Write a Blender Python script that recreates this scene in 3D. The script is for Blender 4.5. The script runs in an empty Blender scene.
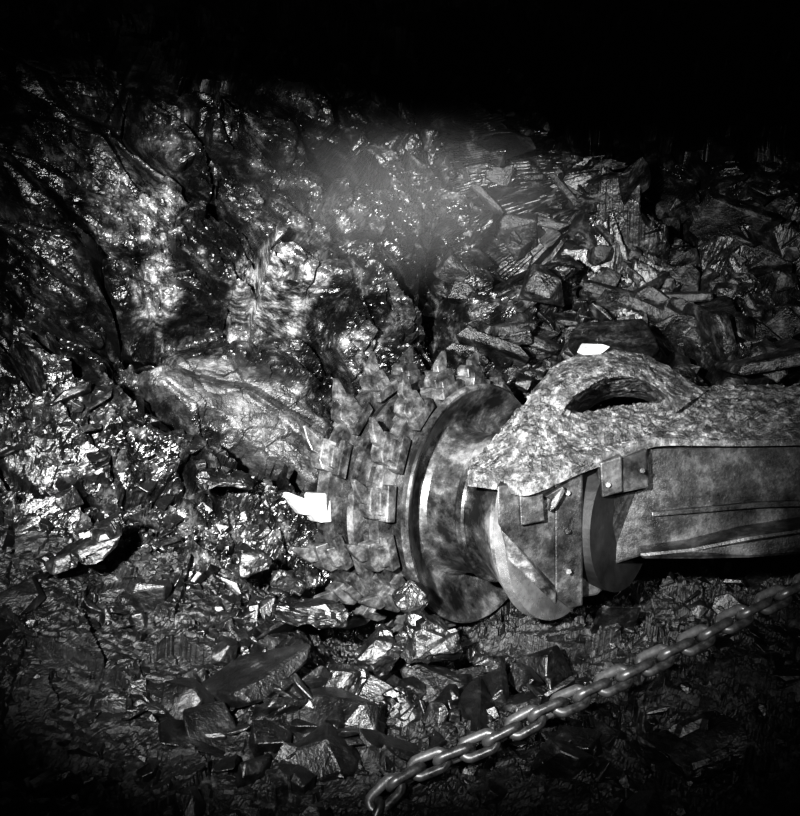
import bpy, bmesh, math, random
import numpy as np
from mathutils import Vector, Matrix
rng=np.random.default_rng(7); random.seed(7)
PITCH=math.radians(15); EYE=1.6; F=900.0
# survey frame: origin at the eye point, +Y along the line of sight. Whole site is levelled at the end.
def sv(px,py,d): return ((px-400)/F*d, d, (408-py)/F*d)
def floorz(y): return -EYE/math.cos(PITCH)+math.tan(PITCH)*y
UP=Vector((0,-math.sin(PITCH),math.cos(PITCH)))

# ---------------------------------------------------------------- noise
def h3(c,seed):
    v=np.sin(c[...,0]*127.1+c[...,1]*311.7+c[...,2]*74.7+seed*53.31)*43758.5453
    return v-np.floor(v)
def vnoise(P,seed=0):
    b=np.floor(P); f=P-b; f=f*f*(3-2*f); out=0
    for i in (0,1):
        for j in (0,1):
            for k in (0,1):
                w=(f[:,0] if i else 1-f[:,0])*(f[:,1] if j else 1-f[:,1])*(f[:,2] if k else 1-f[:,2])
                out=out+w*h3(b+np.array([i,j,k]),seed)
    return out-.5
def fbm(P,sc,oct=4,seed=0):
    o=0;a=1;
    for i in range(oct):
        o=o+a*vnoise(P/sc*2**i+i*7.3,seed+i); a*=.5
    return o
def facets(P,scale,seed,tilt=1.0,rot=None):
    Q=P
    if rot is not None: Q=Q@np.array(rot).T
    Q=Q/np.array(scale)
    b=np.floor(Q); n=len(P)
    best=np.full(n,9e9); sec=np.full(n,9e9); val=np.zeros(n)
    for i in (-1,0,1):
        for j in (-1,0,1):
            for k in (-1,0,1):
                c=b+np.array([i,j,k])
                ctr=c+np.stack([h3(c,seed+1),h3(c,seed+2),h3(c,seed+3)],1)
                dv=Q-ctr; d=(dv**2).sum(1)
                t=np.stack([h3(c,seed+4),h3(c,seed+5),h3(c,seed+6)],1)-.5
                v=(h3(c,seed+7)-.5)+tilt*2*(dv*t).sum(1)
                m=d<best
                sec=np.where(m,best,np.minimum(sec,d))
                val=np.where(m,v,val); best=np.where(m,d,best)
    return val, np.sqrt(sec)-np.sqrt(best)
def sstep(x,a,b): t=np.clip((x-a)/(b-a),0,1); return t*t*(3-2*t)
def polydist(X,Z,poly):
    n=len(poly); d=np.full(len(X),9e9); ins=np.zeros(len(X),bool)
    for i in range(n):
        x0,z0=poly[i]; x1,z1=poly[(i+1)%n]; ex,ez=x1-x0,z1-z0
        t=np.clip(((X-x0)*ex+(Z-z0)*ez)/(ex*ex+ez*ez),0,1)
        d=np.minimum(d,np.hypot(X-x0-t*ex,Z-z0-t*ez))
        c=((z0>Z)!=(z1>Z)); xi=x0+(Z-z0)*ex/(ez if abs(ez)>1e-9 else 1e-9); ins^=(c&(X<xi))
    return np.where(ins,d,-d)

# ---------------------------------------------------------------- mesh helpers
def mesh_obj(name,V,Fc,mat=None,smooth=False,parent=None):
    me=bpy.data.meshes.new(name); me.from_pydata([tuple(v) for v in V],[],[tuple(f) for f in Fc]); me.update()
    ob=bpy.data.objects.new(name,me); bpy.context.collection.objects.link(ob)
    if mat: me.materials.append(mat)
    if smooth: me.polygons.foreach_set("use_smooth",[True]*len(me.polygons))
    if parent: ob.parent=parent
    return ob
def grid_obj(name,G,mat,smooth=False,parent=None,attrs=None):
    nv,nu=G.shape[:2]; V=G.reshape(-1,3)
    me=bpy.data.meshes.new(name)
    idx=np.arange(nv*nu).reshape(nv,nu)
    q=np.stack([idx[:-1,:-1],idx[:-1,1:],idx[1:,1:],idx[1:,:-1]],-1).reshape(-1,4)
    me.vertices.add(len(V)); me.vertices.foreach_set("co",V.astype(np.float32).ravel())
    me.loops.add(q.size); me.loops.foreach_set("vertex_index",q.astype(np.int32).ravel())
    me.polygons.add(len(q)); me.polygons.foreach_set("loop_start",np.arange(0,q.size,4,dtype=np.int32))
    me.polygons.foreach_set("loop_total",np.full(len(q),4,dtype=np.int32))
    me.polygons.foreach_set("use_smooth",np.full(len(q),smooth))
    me.update(calc_edges=True); me.validate()
    for k,v in (attrs or {}).items():
        at=me.attributes.new(k,'FLOAT','POINT'); at.data.foreach_set("value",v.astype(np.float32).ravel())
    ob=bpy.data.objects.new(name,me); bpy.context.collection.objects.link(ob); me.materials.append(mat)
    if parent: ob.parent=parent
    return ob
def cr(P,t):
    n=len(P); i=np.clip(np.floor(t).astype(int),0,n-2); f=(t-i)
    sh=(len(t),)+(1,)*(P.ndim-1); f=f.reshape(sh)
    p0=P[np.clip(i-1,0,n-1)];p1=P[i];p2=P[i+1];p3=P[np.clip(i+2,0,n-1)]
    return .5*((2*p1)+(-p0+p2)*f+(2*p0-5*p1+4*p2-p3)*f**2+(-p0+3*p1-3*p2+p3)*f**3)
def lin(P,t):
    n=len(P); i=np.clip(np.floor(t).astype(int),0,n-2); f=(t-i).reshape((len(t),)+(1,)*(P.ndim-1))
    return P[i]*(1-f)+P[i+1]*f
def normals(G):
    du=np.gradient(G,axis=1); dv=np.gradient(G,axis=0); n=np.cross(du,dv)
    return n/(np.linalg.norm(n,axis=2,keepdims=True)+1e-9)
def recalc(ob):
    bm=bmesh.new(); bm.from_mesh(ob.data); bmesh.ops.recalc_face_normals(bm,faces=bm.faces); bm.to_mesh(ob.data); bm.free()
def prism(name,pts,off,mat,parent=None,bevel=.006):
    n=len(pts); a=[Vector(p) for p in pts]; b=[p+Vector(off) for p in a]
    fc=[list(range(n)),list(range(2*n-1,n-1,-1))]+[[i,i+n,(i+1)%n+n,(i+1)%n] for i in range(n)]
    ob=mesh_obj(name,a+b,fc,mat,False,parent); recalc(ob)
    if bevel:
        m=ob.modifiers.new("b","BEVEL"); m.width=bevel; m.segments=2; m.limit_method='ANGLE'
    return ob
def revolve(name,prof,mat,parent=None,segs=160):
    V=[];Fc=[];n=len(prof)
    for s in range(segs):
        a=2*math.pi*s/segs
        for t,r in prof: V.append((r*math.cos(a),r*math.sin(a),t))
    for s in range(segs):
        for k in range(n-1):
            A=s*n+k;B=((s+1)%segs)*n+k; Fc.append((A,B,B+1,A+1))
    ob=mesh_obj(name,V,Fc,mat,True,parent)
    bm=bmesh.new(); bm.from_mesh(ob.data); bmesh.ops.remove_doubles(bm,verts=bm.verts,dist=1e-5); bmesh.ops.recalc_face_normals(bm,faces=bm.faces)
    for e in bm.edges:
        if len(e.link_faces)==2 and e.calc_face_angle(0)>.35: e.smooth=False
    bm.to_mesh(ob.data); bm.free()
    return ob

# ---------------------------------------------------------------- materials
def mk(name): 
    m=bpy.data.materials.new(name); m.use_nodes=True; return m,m.node_tree,m.node_tree.nodes["Principled BSDF"]
def nz(nt,scale,detail=6,kind='NOISE',rough=.65):
    tc=nt.nodes.new("ShaderNodeTexCoord"); src=tc.outputs["Object"]
    t=nt.nodes.new("ShaderNodeTexNoise"); t.inputs["Scale"].default_value=scale; t.inputs["Detail"].default_value=detail; t.inputs["Roughness"].default_value=rough; nt.links.new(src,t.inputs["Vector"]); return t.outputs["Fac"]
def ramp(nt,src,stops):
    r=nt.nodes.new("ShaderNodeValToRGB"); e=r.color_ramp.elements
    while len(e)<len(stops): e.new(.5)
    for k,(p,v) in enumerate(stops): e[k].position=p; e[k].color=(v,v,v,1)
    nt.links.new(src,r.inputs[0]); return r.outputs[0]
def bump(nt,chain,bs):
    last=None
    for src,strength,dist in chain:
        b=nt.nodes.new("ShaderNodeBump"); b.inputs["Strength"].default_value=strength; b.inputs["Distance"].default_value=dist
        nt.links.new(src,b.inputs["Height"])
        if last: nt.links.new(last,b.inputs["Normal"])
        last=b.outputs[0]
    nt.links.new(last,bs.inputs["Normal"])
def amix(nt,attr,A,B):
    at=nt.nodes.new("ShaderNodeAttribute"); at.attribute_name=attr
    mx=nt.nodes.new("ShaderNodeMix"); mx.data_type='RGBA'; nt.links.new(at.outputs["Fac"],mx.inputs[0]); nt.links.new(A,mx.inputs[6]); nt.links.new(B,mx.inputs[7]); return mx.outputs[2]
def material(name,cs,cst,rs,rst,bumps,metal=0,spec=.5,over=()):
    m,nt,bs=mk(name)
    c=ramp(nt,nz(nt,cs,8,rough=.75),cst); r=ramp(nt,nz(nt,rs),rst)
    for attr,c2,r2 in over:
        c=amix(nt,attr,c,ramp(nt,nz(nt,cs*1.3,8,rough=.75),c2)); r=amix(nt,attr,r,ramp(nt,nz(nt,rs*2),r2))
    nt.links.new(c,bs.inputs["Base Color"]); nt.links.new(r,bs.inputs["Roughness"])
    bs.inputs["Metallic"].default_value=metal; bs.inputs["Specular IOR Level"].default_value=spec
    bump(nt,[(nz(nt,s,5,k),st,d) for s,k,st,d in bumps],bs)
    return m
SH=("shale",[(.40,.006),(.52,.034),(.64,.09)],[(.35,.45),(.65,.65)])
GL=("painted_sheen",[(.40,.01),(.5,.10),(.62,.50)],[(.35,.16),(.65,.36)])  # pale stops paint the specular highlight into the base colour; roughness is lower too
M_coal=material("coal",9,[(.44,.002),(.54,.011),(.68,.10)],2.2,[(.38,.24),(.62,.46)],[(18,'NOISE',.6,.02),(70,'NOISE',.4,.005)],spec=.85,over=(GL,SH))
M_floor=material("coal_fines",18,[(.44,.002),(.56,.009),(.72,.09)],3,[(.38,.38),(.62,.62)],[(40,'NOISE',.7,.012),(140,'NOISE',.6,.004)],spec=.65)
M_lump=material("coal_lump",10,[(.46,.003),(.58,.010),(.74,.08)],5,[(.35,.28),(.65,.52)],[(22,'NOISE',.7,.014),(80,'NOISE',.5,.005)],spec=.8)
M_heap=material("shale_debris",10,[(.42,.003),(.54,.015),(.70,.11)],5,[(.35,.28),(.65,.58)],[(20,'NOISE',.8,.016),(80,'NOISE',.6,.006)],spec=.7)
M_roof=material("roof_rock",3,[(.3,.01),(.7,.04)],3,[(.3,.4),(.7,.7)],[(10,'NOISE',.6,.03)],spec=.4)
M_steel=material("worn_steel",9,[(.38,.012),(.5,.055),(.64,.18)],9,[(.35,.26),(.65,.55)],[(40,'NOISE',.35,.004),(160,'NOISE',.3,.002)],metal=.5)
M_packed=material("coal_packed_steel",12,[(.40,.003),(.54,.012),(.68,.05)],9,[(.35,.35),(.65,.6)],[(30,'NOISE',.6,.012),(110,'NOISE',.4,.004)],spec=.5)
M_barrel=material("polished_barrel_steel",5,[(.40,.02),(.51,.09),(.64,.34)],6,[(.35,.24),(.65,.45)],[(60,'NOISE',.2,.003)],metal=.7)
M_ring=material("bright_seal_ring",6,[(.35,.3),(.6,.7)],6,[(.35,.2),(.65,.35)],[(60,'NOISE',.1,.002)],metal=.85)
M_pick=material("pick_steel",16,[(.40,.015),(.52,.05),(.66,.14)],14,[(.35,.28),(.65,.48)],[(40,'NOISE',.3,.004)],metal=.35)
M_white=material("bright_new_pick",20,[(.4,.11),(.6,.22)],14,[(.35,.45),(.65,.65)],[(60,'NOISE',.5,.003)])
M_arm=material("dusty_painted_steel",6,[(.38,.004),(.5,.026),(.64,.095)],9,[(.35,.26),(.65,.5)],[(20,'NOISE',.3,.006),(130,'NOISE',.5,.003)],metal=.3)
M_dust=material("coal_dust_crust",26,[(.40,.004),(.51,.032),(.66,.19)],12,[(.35,.3),(.65,.65)],[(35,'NOISE',.7,.010),(150,'NOISE',1.0,.007)],spec=.8)
M_chain=material("galvanised_chain_steel",9,[(.38,.03),(.6,.17)],12,[(.35,.26),(.65,.45)],[(90,'NOISE',.3,.002)],metal=.5)
M_dark=material("dark_grease",5,[(.3,.006),(.7,.02)],5,[(.3,.4),(.7,.7)],[(40,'NOISE',.3,.004)])

# ---------------------------------------------------------------- cavern: floor / face / roof
XS=np.array([-4.5,-2.4,-1.4,-.75,-.2,.35,.9,1.5,2.4,4.5])
left=[(-1.5,floorz(-1.5)),(.6,floorz(.6)),(2.0,-1.03),(2.55,-.80),(3.0,-.55),(3.45,-.25),(3.8,.10),(4.0,.50),(4.05,1.0),(3.95,1.45),(3.7,1.72),(2.0,1.26),(-1.5,.42)]
midl=[(-1.5,floorz(-1.5)),(.6,floorz(.6)),(2.1,-1.05),(2.8,-.86),(3.3,-.66),(3.7,-.42),(4.0,-.1),(4.15,.3),(4.2,.85),(4.25,1.4),(4.1,1.82),(2.2,1.31),(-1.5,.42)]
cen=[(-1.5,floorz(-1.5)),(.6,floorz(.6)),(2.2,-1.06),(2.9,-.87),(3.4,-.76),(3.95,-.62),(4.3,-.3),(4.45,.2),(4.55,.8),(4.6,1.4),(4.3,1.87),(2.2,1.31),(-1.5,.42)]
rig=[(-1.5,floorz(-1.5)),(.6,floorz(.6)),(2.2,-1.06),(3.0,-.86),(3.6,-.72),(4.1,-.45),(4.4,-.05),(4.65,.3),(5.0,.70),(5.5,1.2),(5.0,2.06),(2.2,1.31),(-1.5,.42)]
prof=np.array([left,left,left,midl,midl,cen,rig,rig,rig,rig])   # X stations x K x (y,z)
prof[4]=(prof[3]*.45+prof[5]*.55)
us=np.concatenate([np.linspace(-4.5,-2.1,50,endpoint=False),np.linspace(-2.1,2.3,700,endpoint=False),np.linspace(2.3,4.5,50)])
tu=np.interp(us,XS,np.arange(len(XS)))
C=np.zeros((len(XS),prof.shape[1],3)); C[:,:,0]=XS[:,None]; C[:,:,1:]=prof
tt_=np.linspace(0,12,2401); pp=(cr(C[5],tt_)+cr(C[3],tt_)+cr(C[7],tt_))/3; pp[:,0]=0
ln=np.linalg.norm(np.diff(pp,axis=0),axis=1); tm=(tt_[1:]+tt_[:-1])/2
ln*=np.where((tm>1.75)&(tm<9.3),1,.12); cum=np.concatenate([[0],np.cumsum(ln)])
vs=np.interp(np.linspace(0,cum[-1],900),cum,tt_)
Gu=cr(C,tu); Gu[:,:,0]=us[:,None]
G=cr(Gu.transpose(1,0,2),vs)
N=normals(G); P=G.reshape(-1,3)
big=fbm(P,1.1,3,seed=3)
wp=P+.10*np.stack([fbm(P,.5,3,11),fbm(P,.5,3,12),fbm(P,.5,3,13)],1)
ca,sa=math.cos(.6),math.sin(.6)
ROT=[[ca,0,-sa],[0,1,0],[sa,0,ca]]           # bedding dips down to the right
f1,c1=facets(wp,(.75,.6,.34),21,1.2,ROT)
f2,c2=facets(wp,(.36,.30,.17),31,1.6,ROT)
f3,c3=facets(wp,(.14,.13,.08),41,1.7,ROT)
f4,c4=facets(wp,(.05,.05,.035),51,1.6)
f5,c5=facets(P,(.024,.024,.02),57,1.5)
V12=np.repeat(vs,len(us))
wallm=np.clip((V12-4.2)/1.5,0,1)*np.clip((10.3-V12)/1.2,0,1)
rock=.34+.66*wallm
calm=.35+.65*sstep(fbm(P,.45,2,99),-.15,.2)                # some broad smoother planes
D=.20*big*(.3+.7*wallm)+rock*(.32*f1*wallm+.05*f1+.12*f2+.050*f3*(.4+.6*calm))+(.016*f4+.006*f5)*calm
D-=.10*np.exp(-(c1/.055)**2)*wallm+.022*np.exp(-(c2/.06)**2)*rock*wallm
def blob(cx,cz,rx,rz): return np.exp(-(((P[:,0]-cx)/rx)**2+((P[:,2]-cz)/rz)**2))*wallm
D-=.50*blob(.24,.58,.14,.34)+.50*blob(-.92,.42,.42,.09)
D+=.20*blob(-.12,.6,.32,.4)+.18*blob(-.95,.75,.45,.22)
D-=.15*np.exp(-(((P[:,0]-.15)/.45)**2+((P[:,1]-3.15)/.40)**2))*(V12<6)     # trench worn by the drum
D-=.20*np.exp(-(((P[:,0]+.12)/.33)**2+((P[:,1]-3.55)/.35)**2))*(V12<7)
# exposed smooth shale parting, and a glossier coal patch with its highlight painted in paler
k=3.85/900
poly=[((x-400)*k,(408-y)*k) for x,y in [(128,352),(180,346),(250,362),(305,384),(338,405),(345,492),(300,486),(262,462),(225,438),(175,412),(140,388)]]
sd=polydist(P[:,0],P[:,2],poly)+.10*fbm(P,.20,4,77)
shale=sstep(sd,-.01,.06)*np.clip((V12-4.0)/.4,0,1)*(V12<9)
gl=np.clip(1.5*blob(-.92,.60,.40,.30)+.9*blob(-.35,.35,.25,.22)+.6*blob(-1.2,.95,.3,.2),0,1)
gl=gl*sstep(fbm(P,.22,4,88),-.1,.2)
D=D*(1-.76*shale)+shale*(-.01+.06*fbm(P,.4,3,90))
Nf=N.reshape(-1,3)
s=np.sign(-(Nf*(P-np.array([0,1.5,0]))).sum(1)); s[s==0]=1
Pd=P+Nf*s[:,None]*D[:,None]
Gd=Pd.reshape(G.shape); shale=shale.reshape(G.shape[:2]); gl=gl.reshape(G.shape[:2])
iv1=int(np.searchsorted(vs,4.3)); iv2=int(np.searchsorted(vs,9.9))
floor=grid_obj("floor",Gd[:iv1+1],M_floor)
wall=grid_obj("wall_coal_face",Gd[iv1:iv2+1],M_coal,attrs={"shale":shale[iv1:iv2+1],"painted_sheen":gl[iv1:iv2+1]})
ceil=grid_obj("ceiling",Gd[iv2:],M_roof)
Nout=(Nf*s[:,None]).reshape(G.shape)

# ---------------------------------------------------------------- rubble
def hull(anis,n=14,pw=.55):
    bm=bmesh.new()
    for _ in range(n):
        v=rng.normal(size=3); v/=np.linalg.norm(v); v=np.sign(v)*np.abs(v)**pw
        v*=rng.uniform(.8,1.05); bm.verts.new(Vector(v*np.array(anis)*.5))
    r=bmesh.ops.convex_hull(bm,input=bm.verts)
    bmesh.ops.delete(bm,geom=[v for v in bm.verts if not v.link_faces],context='VERTS')
    bmesh.ops.dissolve_limit(bm,angle_limit=.35,verts=bm.verts,edges=bm.edges)
    bmesh.ops.triangulate(bm,faces=bm.faces)
    bmesh.ops.bevel(bm,geom=bm.edges[:],offset=.02,segments=1,affect='EDGES',clamp_overlap=True)
    bm.verts.index_update(); V=np.array([v.co[:] for v in bm.verts]); Fc=[[v.index for v in f.verts] for f in bm.faces]; bm.free(); return V,Fc
lib=[hull((1,rng.uniform(.6,.9),rng.uniform(.45,.8)),16,.5) for _ in range(14)]
libs=[hull((1,rng.uniform(.5,.9),rng.uniform(.10,.28)),24,.4) for _ in range(16)]
def euler(a,b,c): return np.array((Matrix.Rotation(a,3,'Z')@Matrix.Rotation(b,3,'X')@Matrix.Rotation(c,3,'Y')))
def scatter(name,items,mat):
    V=[];Fc=[];o=0
    for (v,f),pos,R,sz in items:
        V.append((v*sz)@R.T+pos); Fc+= [[i+o for i in q] for q in f]; o+=len(v)
    return mesh_obj(name,np.concatenate(V),Fc,mat)
def pick_pts(n,x0,x1,v0,v1):
    iu=np.where((us>x0)&(us<x1))[0]; iv=np.where((vs>v0)&(vs<v1))[0]
    return [(rng.choice(iv),rng.choice(iu)) for _ in range(n)]
items=[]
for iv,iu in pick_pts(2600,-1.8,1.9,1.7,6.0):
    if shale[iv,iu]>.1: continue
    p=Gd[iv,iu]; near=math.exp(-((p[0]+.05)/.6)**2-((p[1]-2.85)/.4)**2)
    if near<.25 and p[1]<3.0 and rng.random()<.6: continue
    if abs(p[0]-.1)<.5 and 3.15<p[1]<4.2: continue
    sz=float(np.clip(rng.lognormal(-3.4,.7),.012,.15))*(1+1.3*near)
    if rng.random()<.4: L=libs[rng.integers(16)]; sz*=1.3; R=euler(rng.uniform(0,6.3),rng.normal()*.5,rng.normal()*.5)
    else: L=lib[rng.integers(14)]; R=euler(*rng.uniform(0,6.3,3))
    items.append((L,p+Nout[iv,iu]*sz*.06,R,sz))
rub=scatter("coal_rubble",items,M_lump)
items=[]
for iv,iu in pick_pts(800,.36,2.6,5.4,9.1):
    p=Gd[iv,iu]; sz=float(np.clip(rng.lognormal(-1.85,.65),.04,.5))
    if rng.random()<.62: L=libs[rng.integers(16)]
    else: L=lib[rng.integers(14)]; sz*=.7
    R=euler(rng.normal()*.9,rng.normal()*.45-.15,rng.normal()*.5+.3)
    items.append((L,p-Nout[iv,iu]*sz*.04,R,sz))
pile=scatter("fallen_shale_heap",items,M_heap)

def block(px,py,d,sz,anis,rot,mat=M_lump):
    V,Fc=hull(anis,18); R=euler(*rot); ob=mesh_obj("coal_block",(V*sz)@R.T,Fc,mat)
    bm=bmesh.new(); bm.from_mesh(ob.data); bmesh.ops.triangulate(bm,faces=bm.faces)
    for _ in range(3): bmesh.ops.subdivide_edges(bm,edges=[e for e in bm.edges if e.calc_length()>.012],cuts=1,use_grid_fill=True)
    bmesh.ops.triangulate(bm,faces=bm.faces)
    Q=np.array([v.co[:] for v in bm.verts])+px; f,_=facets(Q,(.09,.09,.07),int(px),1.2); g_,_=facets(Q,(.03,.03,.025),int(py),1.2)
    dd=.016*f+.003*g_
    bm.normal_update()
    for v,x in zip(bm.verts,dd): v.co+=v.normal*float(x)
    bm.to_mesh(ob.data); bm.free()
    ob.location=sv(px,py,d); return ob
block(312,612,3.10,.28,(1,.55,.34),(.05,.1,.05))
block(430,640,3.0,.22,(1,.8,.75),(.4,.5,.2))
block(378,650,3.0,.20,(.6,.7,1),(.2,.3,.6))
block(338,690,2.85,.18,(.8,.8,1),(.9,.3,.2))
block(362,722,2.75,.17,(1,.8,.7),(.4,.8,.2))
block(402,708,2.8,.16,(1,.8,.7),(.8,.8,.5))
block(252,562,3.2,.14,(1,.9,.9),(.4,.2,.2))
block(286,580,3.15,.15,(1,.6,.6),(.4,.2,.6))
block(225,480,3.5,.24,(1,.7,.22),(.1,.3,.1))
block(60,560,3.0,.20,(1,.7,.3),(.3,.3,-.3))
block(690,748,2.5,.34,(1,.7,.35),(.2,.3,-.2))
block(150,708,2.7,.22,(1,.8,.25),(.3,.2,.2))
block(100,540,3.0,.22,(1,.8,.4),(.5,.3,-.5))
block(290,655,3.0,.15,(1,.8,.6),(.1,.3,-.5))
block(485,662,3.0,.14,(1,.8,.6),(.1,.3,.5))
block(412,598,3.02,.12,(.8,.8,1),(.5,.3,.9))

# ---------------------------------------------------------------- cutting drum
a=Vector((-.755,.634,.05)).normalized()
U=(UP-a*UP.dot(a)).normalized(); Xp=U.cross(a).normalized()
drum=bpy.data.objects.new("shearer_cutting_drum",None); bpy.context.collection.objects.link(drum)
Nn=Vector(sv(565,515,3.15))
drum.matrix_world=Matrix.Translation(Nn)@Matrix((Xp,U,a)).transposed().to_4x4()
revolve("end_dish",[(.06,.345),(.085,.34),(.12,.312),(.17,.280),(.22,.262),(.35,.262),(.405,.268),(.432,.285),(.435,.31),(.41,.355),(.372,.405),(.352,.428),(.348,.440),(.355,.448),(.375,.448),(.388,.41)],M_barrel,drum)
revolve("barrel",[(.386,.412),(.42,.405),(.72,.40),(.72,.44),(.78,.44),(.78,0)],M_packed,drum)
revolve("seal_ring",[(0,0),(.03,.10),(.03,.22),(0,.24),(0,.345),(.008,.368),(.05,.368),(.06,.355),(.062,.30)],M_ring,drum)
revolve("hub_collar",[(.24,.25),(.24,.272),(.248,.278),(.27,.278),(.278,.272),(.278,.25)],M_barrel,drum)
def vane(name,tf,p0,p1,r0,r1,th,mat,n=160):
    V=[];Fc=[]
    for i in range(n+1):
        ph=p0+(p1-p0)*i/n; t=tf(ph)
        for r,tt in ((r0,t-th/2),(r1,t-th/2),(r1,t+th/2),(r0,t+th/2)): V.append((r*math.cos(ph),r*math.sin(ph),tt))
    for i in range(n):
        for k in range(4):
            A=i*4+k;B=i*4+(k+1)%4; Fc.append((A,B,B+4,A+4))
    Fc+=[(0,1,2,3),(n*4+3,n*4+2,n*4+1,n*4)]
    return mesh_obj(name,V,Fc,mat,False,drum)
def tA(ph): return .475-.05*ph/math.pi
def tB(ph): return .725
RV=.462
vane("vane_inner",tA,-math.pi*1.0,math.pi*.98,.38,RV+.014,.045,M_steel)
vane("vane_mid",lambda ph:.60-.06*ph/math.pi,-math.pi,math.pi*.98,.38,.462,.030,M_steel)
vane("vane_face_ring",tB,-math.pi,math.pi,.38,RV+.014,.055,M_steel)
def extr(poly,R,ph,t,w,yaw=0,splay=0,wt=None,sc=1.0,off=0):
    n=len(poly);V=[]
    e=(math.cos(ph),math.sin(ph)); ta=(-math.sin(ph),math.cos(ph))
    for sd_ in (-.5,.5):
        for s_,r_ in poly:
            ww=w if wt is None else w*(1-(1-wt)*max(0,min(1,(r_-.05)/.06)))
            s2=s_*sc; r2=r_*sc
            tt=t+(sd_*ww+off)*sc+yaw*s2+splay*r2
            V.append((e[0]*(R+r2)+ta[0]*s2, e[1]*(R+r2)+ta[1]*s2, tt))
    Fc=[list(range(n)),list(range(2*n-1,n-1,-1))]+[[i,i+n,(i+1)%n+n,(i+1)%n] for i in range(n)]
    return V,Fc
BASE=[(-.064,-.035),(.058,-.035),(.060,.006),(-.062,.006)]
HOLD=[(-.056,-.004),(.046,-.004),(.050,.046),(.040,.052),(-.030,.052),(-.056,.036)]
CHK=[(-.046,-.004),(.030,-.004),(.034,.030),(-.040,.026)]
PICK=[(-.010,.045),(.038,.045),(.052,.064),(.074,.102),(.067,.109),(.028,.092),(-.004,.072)]
def pickset(tag,tf,angs,lean,splay,white=()):
    VV=[];FF=[];V2=[];F2=[]
    for i,ph in enumerate(angs):
        t=tf(ph); yaw=random.uniform(-.06,.06)+lean; sp=splay+random.uniform(-.1,.1)
        wh=i in white; sc=1.05*random.uniform(.97,1.04)
        P1=[extr(BASE,RV,ph,t,.105,yaw,0,None,sc),extr(HOLD,RV,ph,t,.052,yaw,sp,None,sc),extr(CHK,RV,ph,t,.088,yaw,sp,None,sc)]
        P2=[extr(PICK,RV,ph,t,.030,yaw,sp,.55,sc)]
        if wh:
            v=[];f=[]
            for vv,ff in [extr(HOLD,RV,ph,t,.06,.1,.4,None,1.0),extr([(s_-.02,r_*1.15) for s_,r_ in PICK],RV,ph,t,.045,.1,.5,.6,1.05)]: f+=[[k+len(v) for k in q] for q in ff]; v=v+vv
            ob=mesh_obj("new_pick_"+tag,v,f,M_white,False,drum); recalc(ob); m=ob.modifiers.new("b","BEVEL"); m.width=.005; m.segments=2; continue
        for v,f in P1: o_=len(VV); VV+=v; FF+=[[k+o_ for k in q] for q in f]
        for v,f in P2: o_=len(V2); V2+=v; F2+=[[k+o_ for k in q] for q in f]
    for nm,v,f,mt in (("pick_holders_"+tag,VV,FF,M_pick),("picks_"+tag,V2,F2,M_pick)):
        ob=mesh_obj(nm,v,f,mt,False,drum); recalc(ob)
        m=ob.modifiers.new("b","BEVEL"); m.width=.004; m.segments=2
pickset("inner",tA,[math.radians(-165+k*22.5) for k in range(16)],.08,.25)
pickset("face",tB,[math.radians(-148+k*22.5) for k in range(16)],.12,.45,white=(7,))

# ---------------------------------------------------------------- ranging arm with dust covered cowl
arm=bpy.data.objects.new("shearer_ranging_arm",None); bpy.context.collection.objects.link(arm)
def pts(L): return [sv(*p) for p in L]
prism("side_plate",pts([(497,486,2.79),(556,478,2.84),(556,594,2.86),(512,545,2.82),(498,525,2.79)]),(.02,.07,.02),M_arm,arm)
prism("front_flange",pts([(555,474,2.82),(583,468,2.84),(583,606,2.86),(569,609,2.86),(555,598,2.85)]),(.015,.12,.02),M_arm,arm)
prism("arm_body",pts([(575,468,2.92),(650,447,2.98),(760,443,2.98),(1000,440,2.98),(1000,545,2.98),(760,553,2.98),(640,557,2.98),(612,566,2.98),(598,596,2.96),(575,600,2.93)]),(.30,.40,.10),M_arm,arm,.01)
prism("cover_box",pts([(598,466,2.86),(648,449,2.90),(649,488,2.90),(600,498,2.88)]),(.0,.12,.02),M_arm,arm,.008)
prism("cover_lid",pts([(600,463,2.84),(622,456,2.85),(623,492,2.87),(602,498,2.86)]),(.0,.05,.01),M_arm,arm,.006)
prism("bracket",pts([(519,489,2.77),(543,486,2.78),(545,521,2.79),(521,526,2.78)]),(0,.06,.0),M_arm,arm,.004)
prism("bracket_hook",pts([(545,497,2.78),(563,486,2.79),(566,491,2.79),(556,508,2.79),(550,512,2.79),(552,500,2.79)]),(0,.05,.0),M_arm,arm,.003)
prism("under_strut",pts([(500,528,2.80),(512,541,2.80),(556,594,2.83),(556,606,2.83),(508,560,2.81)]),(.02,.06,.02),M_steel,arm,.005)
prism("lower_fairing",pts([(638,553,2.92),(690,548,2.90),(750,536,2.88),(1000,500,2.86),(1000,540,2.86),(750,559,2.89),(700,560,2.91),(642,560,2.92)]),(0.05,.40,.08),M_arm,arm,.012)
prism("body_rib",pts([(652,512,2.96),(760,502,2.95),(1000,495,2.94),(1000,501,2.94),(760,508,2.95),(652,517,2.96)]),(0,.05,.0),M_arm,arm,.003)
def rod(name,A,B,r,mat,par,seg=48):
    A=Vector(A);B=Vector(B); z=(B-A).normalized(); x=z.orthogonal().normalized(); y=z.cross(x); V=[]
    for c in (A,B):
        for i in range(seg):
            t=2*math.pi*i/seg; V.append(c+x*r*math.cos(t)+y*r*math.sin(t))
    Fc=[[i,(i+1)%seg,(i+1)%seg+seg,i+seg] for i in range(seg)]+[list(range(seg))[::-1],list(range(seg,2*seg))]
    return mesh_obj(name,V,Fc,mat,False,par)
rod("drum_shaft",Nn-a*.005,Nn-a*.22,.23,M_dark,arm)
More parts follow.
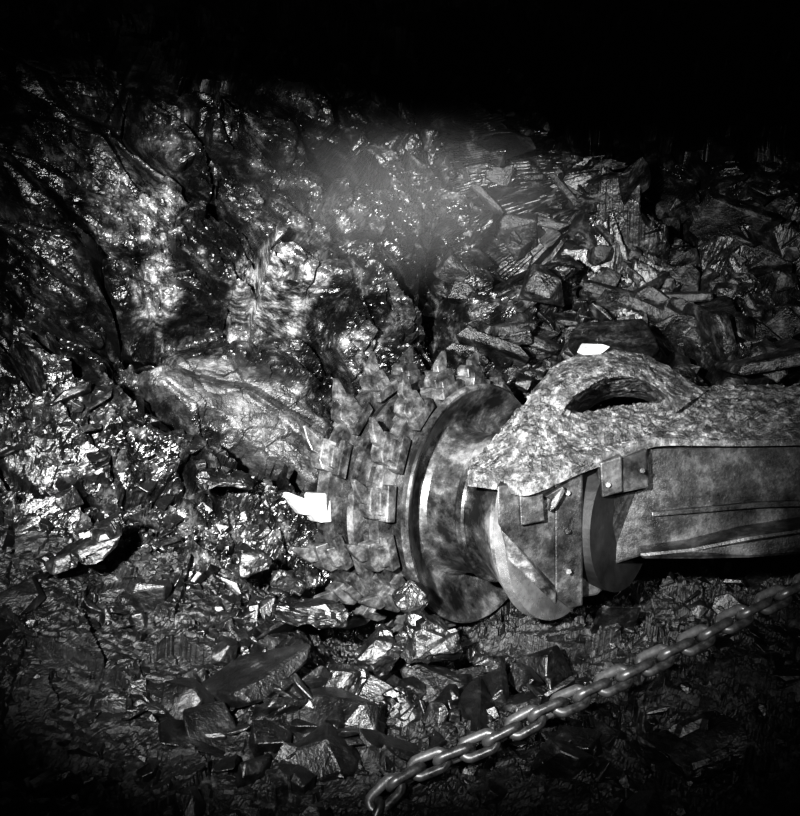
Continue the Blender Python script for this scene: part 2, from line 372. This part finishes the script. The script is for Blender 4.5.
for i,(x,y) in enumerate([(566,492),(566,530),(567,570),(606,484),(640,470)]):
    p=Vector(sv(x,y,2.845 if x<600 else 2.87)); rod("bolt_%d"%(i+1),p+Vector((0,.01,0)),p-Vector((0,.03,0)),.009,M_steel,arm,6)
def patch(name,rows,nu,nv,amp,mat,par,seed,lip=0):
    A=np.array([[sv(*p) for p in r] for r in rows])   # columns x rows
    tv=np.linspace(0,A.shape[1]-1,nv)
    g=cr(A,np.linspace(0,len(A)-1,nu)); g=lin(g.transpose(1,0,2),tv)
    n=normals(g).reshape(-1,3); p=g.reshape(-1,3)
    f,c=facets(p,(.05,.05,.05),seed,.8); f2_,_=facets(p,(.02,.02,.02),seed+5,.8)
    d=amp*(1.0*fbm(p,.14,4,seed)+.35*f+.35*f2_)
    d*=np.repeat(np.clip((tv-lip+.15)/.6,.12,1),nu)
    return grid_obj(name,(p+n*d[:,None]).reshape(g.shape),mat,False,par)
cowl=[
 [(468,486,2.95),(468,474,2.95),(469,470,2.97),(471,466,3.00),(480,475,3.1)],
 [(498,490,2.84),(498,478,2.84),(500,452,2.95),(507,420,3.06),(520,440,3.3)],
 [(530,495,2.74),(530,482,2.74),(535,440,2.88),(540,390,3.08),(552,410,3.4)],
 [(580,474,2.82),(580,462,2.82),(576,436,2.92),(572,414,3.04),(580,430,3.45)],
 [(620,460,2.88),(620,449,2.88),(617,428,2.96),(612,407,3.10),(612,430,3.5)],
 [(656,447,2.93),(656,438,2.93),(658,418,3.02),(662,398,3.14),(665,410,3.5)],
 [(700,446,2.93),(700,440,2.93),(700,415,3.03),(697,387,3.2),(700,400,3.5)],
 [(770,446,2.93),(770,440,2.93),(770,414,3.03),(770,385,3.2),(770,400,3.5)],
 [(1000,440,2.93),(1000,434,2.93),(1000,410,3.03),(1000,380,3.2),(1000,400,3.5)]]
patch("cowl",cowl,420,140,.022,M_dust,arm,61,1)
arch=[
 [(560,440,3.3),(552,434,2.98),(534,432,3.00),(512,424,3.10),(530,440,3.4)],
 [(574,425,3.4),(562,413,3.00),(550,398,3.05),(535,388,3.18),(548,410,3.5)],
 [(590,408,3.4),(578,393,3.02),(570,378,3.08),(560,362,3.21),(566,385,3.55)],
 [(612,398,3.4),(608,377,3.04),(606,364,3.10),(603,350,3.24),(604,372,3.55)],
 [(636,398,3.4),(640,379,3.04),(643,367,3.10),(646,356,3.24),(645,375,3.55)],
 [(655,405,3.4),(666,395,3.02),(673,387,3.08),(683,377,3.21),(680,392,3.55)],
 [(668,420,3.3),(676,412,3.00),(690,402,3.04),(708,390,3.15),(700,402,3.4)]]
patch("cowl_arch",arch,240,90,.010,M_dust,arm,71)
V,Fc=hull((1,.6,.4),14); ob=mesh_obj("lump_on_cowl",V*.13,Fc,M_white,False,arm); ob.location=sv(594,350,3.22)

# ---------------------------------------------------------------- haulage chain
path=np.array([sv(*p) for p in [(345,900,2.22),(378,805,2.30),(422,768,2.36),(458,754,2.38),(500,736,2.40),(545,712,2.43),(592,691,2.47),(645,665,2.52),(700,638,2.57),(750,611,2.62),(860,558,2.72),(1000,494,2.84)]])
dense=cr(path,np.linspace(0,len(path)-1,2000)); L=np.concatenate([[0],np.cumsum(np.linalg.norm(np.diff(dense,axis=0),axis=1))])
chain=bpy.data.objects.new("haulage_chain",None); bpy.context.collection.objects.link(chain)
def link_mesh(r=.0130,Lh=.026,Rr=.0225,n=48,m=14):
    C=[];
    for i in range(n):
        t=2*math.pi*i/n; x=math.cos(t)*Rr+(Lh if math.cos(t)>0 else -Lh); y=math.sin(t)*Rr; C.append(Vector((x,y,0)))
    V=[];Fc=[]
    for i in range(n):
        tg=(C[(i+1)%n]-C[i-1]).normalized(); nn=Vector((0,0,1)); bb=tg.cross(nn)
        for k in range(m):
            q=2*math.pi*k/m; V.append(C[i]+bb*r*math.cos(q)+nn*r*math.sin(q))
    for i in range(n):
        for k in range(m): Fc.append((i*m+k,((i+1)%n)*m+k,((i+1)%n)*m+(k+1)%m,i*m+(k+1)%m))
    me=bpy.data.meshes.new("chain_link"); me.from_pydata(V,[],Fc); me.materials.append(M_chain)
    me.polygons.foreach_set("use_smooth",[True]*len(me.polygons)); me.update(); return me
lm=link_mesh(); s0=.05;i=0; pitch=.070
while s0<L[-1]-.05:
    p=np.array([np.interp(s0,L,dense[:,k]) for k in range(3)]); q=np.array([np.interp(s0+.02,L,dense[:,k]) for k in range(3)])
    x=Vector(q-p).normalized(); y=x.cross(UP).normalized(); z=x.cross(y)
    R=Matrix((x,y,z)).transposed().to_4x4()@Matrix.Rotation(math.radians((38 if i%2 else -52)+random.uniform(-12,12)),4,'X')
    ob=bpy.data.objects.new("link_%d"%(i+1),lm); bpy.context.collection.objects.link(ob); ob.parent=chain
    ob.matrix_local=Matrix.Translation(Vector(p))@R; s0+=pitch; i+=1

# ---------------------------------------------------------------- unseen slab overhead, added and bent to keep the flash off the roof
slab_edge=[(-3.2,.56),(-.80,.56),(-.30,.485),(3.2,.485)]
V=[(x,1.0,z) for x,z in slab_edge]+[(x,-1.2,z+.06) for x,z in slab_edge]+[(x,1.0,z+.12) for x,z in slab_edge]+[(x,-1.2,z+.18) for x,z in slab_edge]
Fc=[]
for j in range(3):
    Fc+=[(j,j+1,j+5,j+4),(j+8,j+12,j+13,j+9),(j,j+8,j+9,j+1),(j+4,j+5,j+13,j+12)]
Fc+=[(0,4,12,8),(3,11,15,7)]
recalc(mesh_obj("unseen_shade_slab",V,Fc,M_dark))

# ---------------------------------------------------------------- dust cloud hanging over the drum
bm=bmesh.new(); bmesh.ops.create_icosphere(bm,subdivisions=3,radius=1); me=bpy.data.meshes.new("dust_cloud"); bm.to_mesh(me); bm.free()
dc=bpy.data.objects.new("dust_cloud",me); bpy.context.collection.objects.link(dc)
dc.location=sv(415,200,3.65); dc.scale=(.85,.34,.45)
m=bpy.data.materials.new("coal_dust_haze"); m.use_nodes=True; nt=m.node_tree; nt.nodes.clear()
out=nt.nodes.new("ShaderNodeOutputMaterial"); vs_=nt.nodes.new("ShaderNodeVolumeScatter"); vs_.inputs["Color"].default_value=(.35,.35,.35,1)
tc=nt.nodes.new("ShaderNodeTexCoord"); ln_=nt.nodes.new("ShaderNodeVectorMath"); ln_.operation='LENGTH'; nt.links.new(tc.outputs["Object"],ln_.inputs[0])
mr=nt.nodes.new("ShaderNodeMapRange"); mr.interpolation_type='SMOOTHSTEP'; nt.links.new(ln_.outputs["Value"],mr.inputs[0])
mr.inputs[1].default_value=1.0; mr.inputs[2].default_value=.0; mr.inputs[3].default_value=0; mr.inputs[4].default_value=1.0
nt.links.new(mr.outputs[0],vs_.inputs["Density"]); nt.links.new(vs_.outputs[0],out.inputs["Volume"]); me.materials.append(m)

# ---------------------------------------------------------------- camera + lights
cam=bpy.data.cameras.new("camera"); cam.sensor_width=36; cam.sensor_fit='HORIZONTAL'; cam.lens=36*F/800
co=bpy.data.objects.new("camera",cam); bpy.context.collection.objects.link(co); co.rotation_euler=(math.pi/2,0,0)
bpy.context.scene.camera=co
def spot(name,loc,target,en,size,blend,rad):
    l=bpy.data.lights.new(name,'SPOT'); l.energy=en; l.spot_size=math.radians(size); l.spot_blend=blend; l.shadow_soft_size=rad
    o=bpy.data.objects.new(name,l); bpy.context.collection.objects.link(o)
    o.location=loc; o.rotation_euler=(Vector(target)-Vector(loc)).to_track_quat('-Z','Y').to_euler(); return o
spot("flash_lamp",(-.60,.15,.30),sv(365,375,3.8),3300,62,1.0,.045)
spot("arm_fill",(.5,.2,.30),sv(520,490,3.3),300,50,1.0,.05)  # unseen fill light, added to brighten the arm and foreground
w=bpy.data.worlds.new("world"); bpy.context.scene.world=w; w.use_nodes=True
w.node_tree.nodes["Background"].inputs[0].default_value=(.01,.01,.01,1); w.node_tree.nodes["Background"].inputs[1].default_value=1.0
bpy.context.scene.view_settings.view_transform='Standard'
for lk in ('Standard - High Contrast','High Contrast','Medium High Contrast'):
    try: bpy.context.scene.view_settings.look=lk; break
    except Exception as e: pass

# ---------------------------------------------------------------- level the site (floor horizontal, eye at 1.6 m)
T=Matrix.Translation((0,0,EYE))@Matrix.Rotation(-PITCH,4,'X')
bpy.context.view_layer.update()
for o in list(bpy.context.scene.objects):
    if o.parent is None:
        if o.type=='MESH' and o.matrix_world==Matrix.Identity(4): o.data.transform(T)
        else: o.matrix_world=T@o.matrix_world
